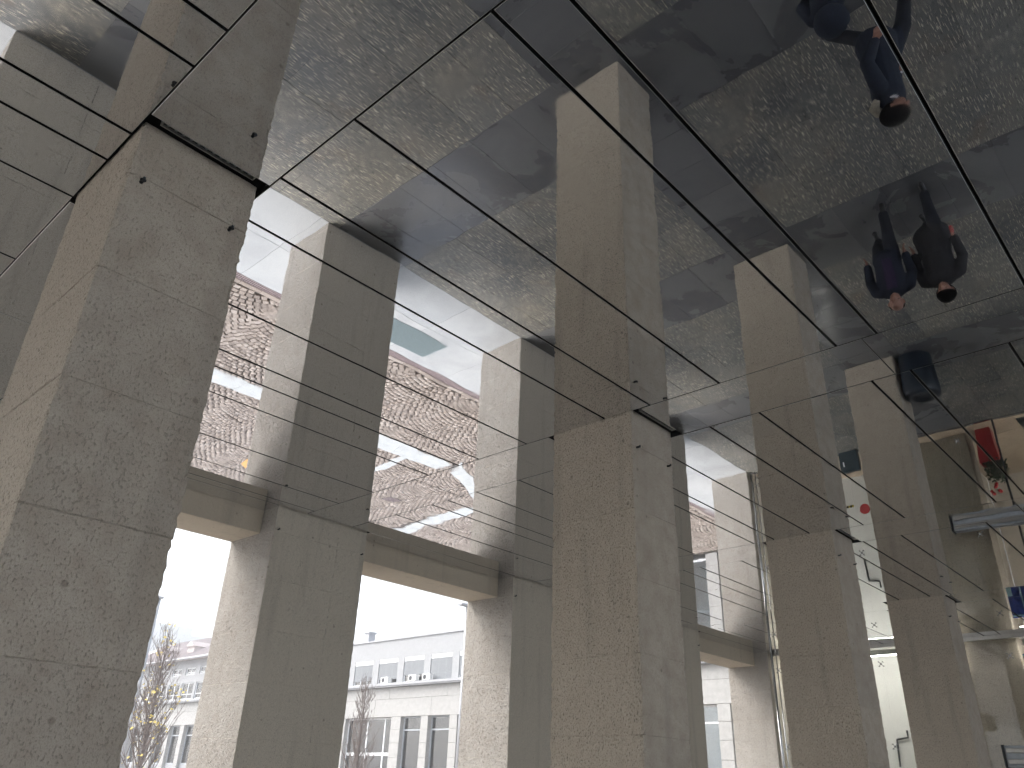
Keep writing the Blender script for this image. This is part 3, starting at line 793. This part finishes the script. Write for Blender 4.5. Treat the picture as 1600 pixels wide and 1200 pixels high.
def wall_with_openings(ops, ya, yb, z0, z1, mat):
    last = ya
    zz0, zz1 = ops[0][2], ops[0][3]
    for q in ((ya, yb, z0, zz0), (ya, yb, zz1, z1)): MB().box(0.10, 0.40, *q).build('wall_panel', mat, bd)
    for (a, c) in [(o_[0], o_[1]) for o_ in ops] + [(yb, yb)]:
        MB().box(0.10, 0.40, last, a, zz0 - 0.001, zz1 + 0.001).build('wall_panel', mat, bd); last = c
wall_with_openings(ups, Y0, YF, 5.582, 7.60, M['facade'])
wall_with_openings(far_up, YF + 0.002, Y1, 5.582, 6.95, M['facade'])
small = [(a + 0.12, b - 0.12, 7.11, 7.54) for a, b, _, _ in far_up]
wall_with_openings(small, YF + 0.002, Y1, 6.955, 8.0, M['facade'])
MB().box(0.04, 0.46, Y0, YF, 7.602, 7.66).build('parapet_cap', M['cornice'], bd)
MB().box(0.42, 9.0, Y0, YF, 7.30, 7.40).build('flat_roof', M['cornice'], bd)
def window_upper(a, b, z0, z1, shut, parts=2):
    f = MB(); t = 0.055
    f.box(0.16, 0.22, a, b, z0, z0 + t).box(0.16, 0.22, a, b, z1 - t, z1).box(0.16, 0.22, a, a + t, z0 + t + .001, z1 - t - .001).box(0.16, 0.22, b - t, b, z0 + t + .001, z1 - t - .001)
    for q in range(1, parts):
        y_ = a + (b - a) * q / parts; f.box(0.165, 0.215, y_ - 0.03, y_ + 0.03, z0 + t + .002, z1 - t - .002)
    zc = z0 + (z1 - z0) * 0.30
    f.box(0.166, 0.214, a + t + .001, b - t - .001, zc - 0.02, zc + 0.02)
    w = f.build('window', M['wframe'], bd)
    MB().box(0.187, 0.192, a + t, b - t, z0 + t, z1 - t).build('pane', M['winglass'], w)
    if shut is not None:
        MB().box(0.11, 0.155, a + 0.02, b - 0.02, z1 - 0.19, z1 - 0.002, 0, 0.004).build('shutter_box', M['wframe'], w)
        s_ = MB(); z = z1 - 0.20
        while z > z0 + (z1 - z0) * (1 - shut):
            s_.box(0.125, 0.148, a + 0.03, b - 0.03, z - 0.050, z); z -= 0.056
        s_.build('shutter', M['blind'], w)
        MB().box(0.02, 0.098, a - 0.04, b + 0.04, z0 - 0.025, z0 - 0.002).build('sill', M['cornice'], w)
rr_ = [0.9, 0.82, 0.62, 0.62, 0.78, 0.95, 0.9]
for i, (a, b, z0, z1) in enumerate(ups):
    if 10 < a < 19 or 24 < a < 38: window_upper(a, b, z0, z1, {26.49: 0.97, 28.345: 0.72, 30.2: 0.78, 32.055: 0.80}.get(round(a, 3), 0.85), 3)
for a, b, z0, z1 in far_up:
    if 46 < a < 58: window_upper(a, b, z0, z1, None, 2)
for a, b, z0, z1 in small:
    if 46 < a < 58: window_upper(a, b, z0, z1, None, 2)
for a, b, kind in opens:
    if not ((11 < a < 18) or (24 < a < 37) or (46 < a < 57)): continue
    f = MB(); t = 0.06
    zs0 = 0.1 if a < 45 else 2.0
    if kind == 'door':
        f.box(0.22, 0.30, a, b, 4.08, 4.145)
        ys_ = [a, a + 0.62, a + 1.9, b - 0.05]
        for q in ys_: f.box(0.22, 0.30, q, q + 0.075, 0.1, 4.079)
        for q0, q1 in zip(ys_, ys_[1:]): f.box(0.225, 0.295, q0 + 0.0755, q1 - .0005, 2.55, 2.68)
    else:
        f.box(0.20, 0.28, a, b, 4.09, 4.148).box(0.20, 0.28, a, a + t, zs0, 4.089).box(0.20, 0.28, b - t, b, zs0, 4.089)
        f.box(0.205, 0.275, a + t + .0005, b - t - .0005, 3.57, 3.63).box(0.205, 0.275, a + t + .0005, b - t - .0005, zs0, zs0 + 0.08)
    w = f.build('shop_window', M['wframe'] if kind == 'door' or a < 20 else M['gframe'], bd)
    MB().box(0.243, 0.249, a + 0.03, b - 0.03, zs0, 4.09).build('pane', M['winglass'], w)
    if a > 45: MB().box(0.18, 0.30, a, b, 0.0, 1.995).build('base_panel', M['cornice'], w)
# rooms behind the openings
MB().box(1.3, 1.5, Y0, Y1, 0.0, 5.3).box(0.45, 1.29, Y0, Y1, 4.4, 4.5).box(0.45, 1.29, Y0, Y1, -0.02, 0.05).build('room', M['inside'], bd)
MB().box(0.8, 0.84, Y0, Y1, 5.6, 7.28).build('upper_room', M['inside'], bd)
for y_ in (12.5, 15.5, 20, 23, 27.1, 28.75, 36, 40, 47, 50.2, 52.2, 55):
    MB().box(0.7, 1.29, y_, y_ + 0.6, 0.06, 4.39).build('room_pier', M['white'], bd)
MB().box(1.2, 1.29, 24.6, 27.0, 2.65, 3.3).build('red_panel', M['insidered'], bd)
MB().box(1.1, 1.19, 25.2, 26.5, 2.25, 2.6).build('screen', M['insideblue'], bd)
MB().box(1.0, 1.05, 30.35, 30.65, 3.65, 3.85).build('exit_sign', M['exit'], bd)
ch = MB(); ch.box(0.6, 1.0, 33.3, 33.65, 7.4, 8.22).box(0.55, 1.05, 33.25, 33.7, 8.221, 8.3); ch.build('chimney', M['cornice'], bd)
# tiled roof on the far part
rf = MB(); xa, xr, xe = -0.35, 4.6, 9.6; ze, zr = 8.01, 10.6
rf.add([(xa, YF - 0.3, ze), (xa, Y1 + .3, ze), (xr, Y1 + .3, zr), (xr, YF + 5.0, zr), (xe, YF - 0.3, ze), (xe, Y1 + .3, ze)],
       [(0, 3, 2, 1), (0, 4, 3), (4, 5, 2, 3), (1, 2, 5), (0, 1, 5, 4)])
r0 = rf.build('tiled_roof', M['roof'], bd)
co = MB()
for k in range(56): yq = YF + 5.0 + k * 0.235; co.tube([(xa + 0.02, yq, ze + 0.02), (xr - 0.05, yq, zr)], 0.035, 5) if yq < Y1 else None
co.build('tile_ribs', M['roof'], r0)
MB().tube([(xa - 0.07, YF, ze + 0.02), (xa - 0.07, Y1, ze + 0.02)], 0.07, 8).build('gutter', M['cornice'], bd)
for y_ in (52.5, 56.5):
    MB().box(1.0, 2.1, y_, y_ + 0.9, 8.4, 9.15).add([(0.9, y_ - .1, 9.15), (0.9, y_ + 1.0, 9.15), (2.4, y_ + 1.0, 9.15), (2.4, y_ - .1, 9.15), (0.9, y_ + .45, 9.5), (2.4, y_ + .45, 9.5)],
        [(0, 1, 4), (3, 5, 2), (0, 4, 5, 3), (1, 2, 5, 4), (0, 3, 2, 1)]).build('dormer', M['roof'], r0)
# air conditioners on the cornice
for y_, lb in ((30.45, 'air conditioner on the cornice below the second shuttered window'), (28.5, 'air conditioner below the half-open shutter'), (27.55, 'air conditioner below the fully shut shutter')):
    e = empty('air_conditioner', (24.78, y_, 5.583)); tag(e, lb, 'air conditioner', 'air conditioners on the cornice')
    MB().box(0, 0.22, 0, 0.52, 0.02, 0.29, 0, 0.012).build('casing', M['acwhite'], e)
    MB().lathe([(0.0, 0), (0.10, 0), (0.10, 0.012), (0, 0.012)], 0, 0, 20).build('fan', M['darksteel'], e)
    f_ = [c for c in e.children if c.name.startswith('fan')][0]; f_.rotation_euler = (0, R(-90), 0); f_.location = (0.0, 0.34, 0.155)
    MB().box(0.0, 0.25, 0.05, 0.09, 0, 0.019).box(0.0, 0.25, 0.42, 0.46, 0, 0.019).build('feet', M['cornice'], e)
# far tower in the mist
tw = empty('tower_block', (122, 250, 0)); tag(tw, 'faint tall tower block in the mist above the tiled roof', 'tower')
MB().box(-13, 0, 0, 12, 0, 43).build('shaft', M['tower'], tw); MB().box(0.01, 9, 1, 12, 0, 41).build('wing', M['tower'], tw)
for k in range(11):
    MB().box(-12.5, -0.5, -0.12, -0.001, 5 + k * 3.4, 6.8 + k * 3.4).build('window_band', M['gframe'], tw)
# lamp posts
for (x, y, h, lb) in ((15.72, 36.0, 8.5, 'tall grey lamp post beside the near pillar, beyond the opening'), (21.65, 22.2, 7.65, 'lamp post whose head peeks past the lintel corner')):
    e = empty('lamp_post', (x, y, 0)); tag(e, lb, 'lamp post', 'plaza lamp posts')
    MB().tube([(0, 0, 0), (0, 0, h * 0.5), (0, 0, h)], [0.11, 0.09, 0.07], 12).build('pole', M['cornice'], e, True)
    MB().box(*((-0.14, 0.14) if y > 30 else (-0.42, 0.14)), -0.12, 0.12, h, h + 0.09, 0, 0.01).build('head', M['cornice'], e)
    MB().lathe([(0, 0.0), (0.16, 0.0), (0.16, 0.06), (0.12, 0.12), (0, 0.12)], 0, 0, 16).build('base', M['cornice'], e)

# ------------------------------------------------------------------ bare trees
def bare_tree(loc, height, spread, seed, label, leaves=0, name='bare_tree'):
    rnd = random.Random(seed); e = empty(name, loc); tag(e, label, 'tree')
    tr = MB(); br = MB(); tips = []
    lean = Vector((rnd.uniform(-.05, .05), rnd.uniform(-.05, .05), 1))
    tpts = [lean * height * t + Vector((rnd.uniform(-.03, .03), rnd.uniform(-.03, .03), 0)) for t in (0, .12, .25, .4, .55, .7, .85, 1.0)]
    tr.tube(tpts, [0.10, .085, .075, .062, .05, .036, .022, .008], 8); tr.build('trunk', M['bark'], e, True)
    def grow(p, d, L, r, lvl):
        pts = [p]; q = p.copy(); dd = d.copy(); n = 4
        for k in range(n):
            dd = (dd + Vector((rnd.uniform(-.18, .18), rnd.uniform(-.18, .18), 0.16))).normalized(); q = q + dd * (L / n); pts.append(q.copy())
        br.tube(pts, [r * (1 - 0.8 * i / n) for i in range(n + 1)], 4 if lvl > 0 else 6, cap=False)
        tips.append(pts[-1]); tips.append(pts[2])
        if lvl < 2:
            for k in range(5 if lvl == 0 else 3):
                i = rnd.randint(1, n); a = rnd.uniform(0, 6.283)
                sd = Vector((math.cos(a), math.sin(a), 0.55)).normalized()
                grow(pts[i], (dd * 0.7 + sd * 0.7).normalized(), L * rnd.uniform(.4, .6), max(0.006, r * 0.55), lvl + 1)
    nb = int(52 * height / 5)
    for k in range(nb):
        t = 0.14 + 0.82 * k / nb; i = min(6, int(t * 7)); p = tpts[0].lerp(tpts[-1], t); a = k * 2.4 + rnd.uniform(-.4, .4)
        prof = (min(1, (t + .12) * 3.2)) * (1.12 - t) ** 0.8
        grow(p, Vector((math.cos(a), math.sin(a), 1.25)).normalized(), spread * 1.5 * prof + 0.18, 0.022 * (1.1 - t) + 0.008, 0)
    tag(br.build('branches', M['bark'], e), kind='stuff')
    if leaves:
        lf = MB()
        for k in range(leaves):
            p = rnd.choice(tips)
            if p.z > height * .72 and rnd.random() < .8: continue
            if (p.x < -0.1) and rnd.random() < .5: continue
            p = p + Vector((rnd.uniform(-.08, .08), rnd.uniform(-.08, .08), rnd.uniform(-.08, .06)))
            dv = Vector((rnd.uniform(-1, 1), rnd.uniform(-1, 1), rnd.uniform(-1, .3))).normalized(); sd = dv.orthogonal().normalized(); L = rnd.uniform(.08, .14)
            lf.add([p, p + dv * L * .5 + sd * L * .4, p + dv * L, p + dv * L * .5 - sd * L * .4], [(0, 1, 2, 3)])
        tag(lf.build('leaves', M['leafy'], e), kind='stuff')
bare_tree((12.85, 28, 0), 5.85, 1.05, 5, 'slender tree with a few yellow leaves in the narrow left opening', 400)
bare_tree((21.63, 28, 0), 5.25, 0.70, 9, 'bare columnar tree in front of the pale building', 0)

# ------------------------------------------------------------------ people
def capsule(b, p0, p1, r0, r1, ex=1.0, ey=1.0, n=14):
    """tapered capsule; ex, ey stretch the section along local x and y"""
    p0 = Vector(p0); p1 = Vector(p1); dv = p1 - p0; L = dv.length
    if L < 1e-5: dv = Vector((0, 0, 1)); L = 1e-5
    dv = dv.normalized()
    ref = Vector((1, 0, 0)) if abs(dv.x) < 0.9 else Vector((0, 0, 1))
    a = (ref - dv * ref.dot(dv)).normalized(); c = dv.cross(a)
    rows = []
    for k in range(1, 5): th = math.pi / 2 * (1 - k / 5 * 1.0); rows.append((p0 - dv * r0 * math.sin(th), r0 * math.cos(th)))
    rows.append((p0, r0)); rows.append((p1, r1))
    for k in range(4, 0, -1): th = math.pi / 2 * (1 - k / 5 * 1.0); rows.append((p1 + dv * r1 * math.sin(th), r1 * math.cos(th)))
    V = []
    for q, r_ in rows:
        for j in range(n):
            t = 2 * math.pi * j / n; V.append(q + a * (r_ * ex * math.cos(t)) + c * (r_ * ey * math.sin(t)))
    F = [(i * n + j, i * n + (j + 1) % n, (i + 1) * n + (j + 1) % n, (i + 1) * n + j) for i in range(len(rows) - 1) for j in range(n)]
    F.append(tuple(range(n - 1, -1, -1))); F.append(tuple(range((len(rows) - 1) * n, len(rows) * n)))
    b.add(V, F)

def person(loc, heading, label, coat, feet, arms, hair='hair_black', front=None, bald=False, hood=None, collar=None, long_coat=True, scale=1.0, head_turn=0.0, extra=None, wide=1.14):
    """local frame: facing +X, left is +Y; feet / arms give ankle and wrist positions"""
    e = empty('person', loc); e.rotation_euler.z = heading; e.scale = (scale * wide, scale * wide, scale)
    tag(e, label, 'person')
    prim = []                                             # p0, p1, r0, r1, ex, ey, material index
    def C(p0, p1, r0, r1, mi, ex=1.0, ey=1.0): prim.append((p0, p1, r0, r1, ex, ey, mi))
    # 0 coat, 1 trousers, 2 shoe, 3 skin, 4 front
    C((0, 0, 1.00), (0.0, 0, 1.40), 0.135, 0.145, 0, 0.95, 1.28)
    C((0, -0.15, 1.42), (0, 0.15, 1.42), 0.078, 0.078, 0)
    C((0, 0, 1.44), (0.015, 0, 1.52), 0.082, 0.066, 0)
    C((0.012, 0, 1.50), (0.03, 0, 1.58), 0.058, 0.055, 3)
    if long_coat: C((0, 0, 0.98), (0.0, 0, 0.66), 0.15, 0.185, 0, 0.95, 1.2)
    else: C((0, 0, 0.98), (0.0, 0, 0.88), 0.145, 0.15, 0, 0.95, 1.2)
    if front is not None: C((0.085, 0, 0.98), (0.09, 0, 1.40), 0.075, 0.07, 4, 0.7, 0.85)
    for sgn, ft in ((1, feet[0]), (-1, feet[1])):
        hip = Vector((0, 0.085 * sgn, 0.90)); ank = Vector(ft); mid = (hip + ank) / 2 + Vector((0.06 + 0.10 * max(0, -ank.x), 0, 0.0))
        C(hip, mid, 0.098, 0.078, 1); C(mid, ank, 0.076, 0.060, 1)
        C(ank + Vector((-0.05, 0, -0.045)), ank + Vector((0.15, 0.015 * sgn, -0.055)), 0.043, 0.038, 2, 1.0, 0.9)
    for sgn, (elb, wri) in ((1, arms[0]), (-1, arms[1])):
        sh = Vector((0, 0.195 * sgn, 1.40)); elb = Vector(elb); wri = Vector(wri)
        C(sh, elb, 0.074, 0.062, 0); C(elb, wri, 0.062, 0.050, 0)
        dv = (wri - elb).normalized(); sd = Vector((1, 0, 0)); sd = (sd - dv * sd.dot(dv)).normalized(); pn = dv.cross(sd)
        C(wri, wri + dv * 0.085, 0.028, 0.032, 3, 1.15, 0.65)
        for q in range(4):
            b0 = wri + dv * 0.10 + sd * (0.027 - q * 0.018); l_ = (0.062, 0.072, 0.068, 0.052)[q]
            b1 = b0 + dv * l_ * 0.55 + pn * (-0.010 * sgn); C(b0 - dv * .02, b1, 0.0095, 0.009, 3); C(b1, b1 + dv * l_ * 0.38 - pn * (0.022 * sgn), 0.009, 0.0075, 3)
        t0 = wri + dv * 0.035 + sd * 0.028; t1 = t0 + dv * 0.035 + sd * 0.03; C(t0, t1, 0.012, 0.0105, 3); C(t1, t1 + dv * 0.035 - pn * .01 * sgn, 0.0105, 0.0085, 3)
    ca, sa = math.cos(head_turn), math.sin(head_turn)
    def Hd(x, y, z): return Vector((0.03 + x * ca - y * sa, x * sa + y * ca, 1.655 + z))
    C(Hd(-0.012, 0, -0.005), Hd(-0.005, 0, 0.035), 0.090, 0.088, 3, 1.0, 0.88)
    C(Hd(0.03, 0, -0.075), Hd(0.03, 0, -0.02), 0.055, 0.072, 3)                     # jaw
    C(Hd(0.070, 0, -0.088), Hd(0.072, 0, -0.082), 0.026, 0.026, 3)                  # chin
    C(Hd(0.092, 0, 0.012), Hd(0.113, 0, -0.022), 0.012, 0.016, 3)                   # nose
    C(Hd(0.082, -0.018, -0.052), Hd(0.082, 0.018, -0.052), 0.013, 0.013, 3)         # lips
    C(Hd(0.078, -0.035, 0.026), Hd(0.078, 0.035, 0.026), 0.016, 0.016, 3)           # brow
    for sgn in (1, -1): C(Hd(-0.008, 0.083 * sgn, -0.022), Hd(-0.014, 0.088 * sgn, 0.018), 0.013, 0.017, 3)
    b = MB()
    for p0, p1, r0, r1, ex, ey, mi in prim: capsule(b, p0, p1, r0, r1, ex, ey)
    me0 = b.mesh('body'); tmp = bpy.data.objects.new('body_tmp', me0); COL.objects.link(tmp)
    rm = tmp.modifiers.new('r', 'REMESH'); rm.mode = 'VOXEL'; rm.voxel_size = 0.0095
    sm = tmp.modifiers.new('s', 'SMOOTH'); sm.factor = 0.5; sm.iterations = 3
    dg = bpy.context.evaluated_depsgraph_get(); me = bpy.data.meshes.new_from_object(tmp.evaluated_get(dg))
    bpy.data.objects.remove(tmp, do_unlink=True)
    me.name = 'body'; me.materials.clear()
    for nm in (coat, 'trousers', 'shoe', 'skin', front or coat): me.materials.append(M[nm])
    nP = len(me.polygons); ctr = np.zeros(nP * 3); me.polygons.foreach_get('center', ctr); ctr = ctr.reshape(-1, 3)
    best = np.full(nP, 1e9); lab = np.zeros(nP, np.int32)
    for p0, p1, r0, r1, ex, ey, mi in prim:
        a = np.array(p0, float); dd = np.array(p1, float) - a; L2 = max(1e-9, dd @ dd)
        t = np.clip(((ctr - a) @ dd) / L2, 0, 1); dist_ = np.linalg.norm(ctr - (a + t[:, None] * dd), axis=1) - (r0 + (r1 - r0) * t) * (max(ex, ey) if mi in (0, 4) else 1)
        up_ = dist_ < best; best[up_] = dist_[up_]; lab[up_] = mi
    if front is not None: lab[(lab == 0) & (ctr[:, 0] > 0.10) & (np.abs(ctr[:, 1]) < 0.062) & (ctr[:, 2] > 0.95) & (ctr[:, 2] < 1.47)] = 4
    me.polygons.foreach_set('material_index', lab); me.polygons.foreach_set('use_smooth', [True] * nP)
    bo = bpy.data.objects.new('body', me); COL.objects.link(bo); bo.parent = e
    hb = MB(); o0 = Hd(-0.018, 0, 0.022)
    def keep(c):
        dx = (c[0] - 0.03) * ca + c[1] * sa; dz = c[2] - 1.655
        if bald: return dz < 0.055 and dx < -0.01 and dz > -0.07
        return dz > 0.038 + max(0, dx) * 0.1 or (dx < 0.012 and dz > -0.085)
    if hood is None:
        hb.ellipsoid(o0, ((0.104, 0.093, 0.100) if bald else (0.128, 0.112, 0.122)), 26, 18, 0, keep); hb.build('hair', M[hair], e, True)
    else:
        hb.ellipsoid((o0.x - 0.012, o0.y, o0.z - 0.005), (0.165, 0.165, 0.165), 26, 18, 0, lambda c: c[0] < 0.11); hb.build('hood', M[hood], e, True)
    for sgn in (1, -1): MB().ellipsoid(Hd(0.083, 0.032 * sgn, 0.006), (0.008, 0.011, 0.007), 8, 6).build('eye', M['hair_black'], e, True)
    if collar:
        cl = MB(); pts = []
        for k in range(13): th = math.pi * (0.15 + 1.7 * k / 12); pts.append((0.02 + 0.068 * math.cos(th), 0.072 * math.sin(th), 1.515 + 0.012 * math.cos(th)))
        cl.tube(pts, 0.013, 6); cl.build('collar', M[collar], e, True)
    if extra: extra(e)
    return e
# the man in the long navy coat, walking towards -Y
def man_extra(e):
    b = MB(); b.tube([(-0.08, 0.10, 1.50), (-0.13, 0.03, 1.51), (-0.13, -0.05, 1.51), (-0.07, -0.11, 1.50)], [0.03, 0.045, 0.045, 0.03], 8); b.build('scarf', M['fur'], e, True)
    for z in (0.85, 1.0, 1.15): MB().ellipsoid((0.135, 0.05, z), (0.008, 0.012, 0.012), 8, 6).build('button', M['collar'], e, True)
person((6.60, 1.15, 0), R(-100), 'dark-haired man in long navy coat with white collar, mirrored at top right', 'coat_navy',
       ((0.30, 0.09, 0.10), (-0.34, -0.09, 0.15)), (((-0.08, 0.25, 1.14), (0.02, 0.25, 0.91)), ((-0.02, -0.25, 1.13), (0.08, -0.24, 0.90))), collar='collar', scale=0.95, extra=man_extra, wide=1.2)
person((5.36, 1.23, 0), R(-25), 'hooded figure in dark navy cut off by the top edge', 'coat_navy',
       ((0.25, 0.09, 0.10), (-0.28, -0.09, 0.14)), (((-0.05, 0.26, 1.14), (0.06, 0.27, 0.90)), ((0.0, -0.27, 1.14), (0.10, -0.26, 0.90))), hood='coat_navy', scale=0.82)
person((10.10, 2.30, 0), R(188), 'walker in navy jacket open over a purple top, left of the mirrored pair', 'coat_navy',
       ((0.05, 0.08, 0.10), (-0.38, -0.08, 0.22)), (((-0.06, 0.255, 1.15), (0.06, 0.235, 0.93)), ((-0.08, -0.255, 1.15), (-0.02, -0.25, 0.92))), hair='hair_grey', front='purple', bald=True, long_coat=False, scale=0.95)
def red_extra(e):
    MB().box(0.13, 0.19, 0.24, 0.275, 0.76, 0.87, 0, 0.01).build('red_purse', M['red'], e)
person((10.22, 1.70, 0), R(178), 'walker in charcoal coat holding something red, right of the mirrored pair', 'coat_grey',
       ((0.22, 0.09, 0.10), (-0.36, -0.09, 0.16)), (((-0.04, 0.265, 1.14), (0.10, 0.255, 0.92)), ((-0.08, -0.255, 1.14), (0.0, -0.245, 0.91))), hair='hair_black', scale=0.95, extra=red_extra)

# ------------------------------------------------------------------ misty air
hz = MB().box(-410, 410, -410, 410, -2.2, 47.0).build('haze', None)
hm = bpy.data.materials.new('mist'); hm.use_nodes = True; hn = hm.node_tree; hn.nodes.clear()
ho = hn.nodes.new('ShaderNodeOutputMaterial'); hv = hn.nodes.new('ShaderNodeVolumePrincipled')
hv.inputs['Color'].default_value = (0.93, 0.95, 0.97, 1); hv.inputs['Density'].default_value = 0.004; hv.inputs['Anisotropy'].default_value = 0.0
hn.links.new(hv.outputs[0], ho.inputs['Volume']); hz.data.materials.append(hm); tag(hz, kind='stuff')
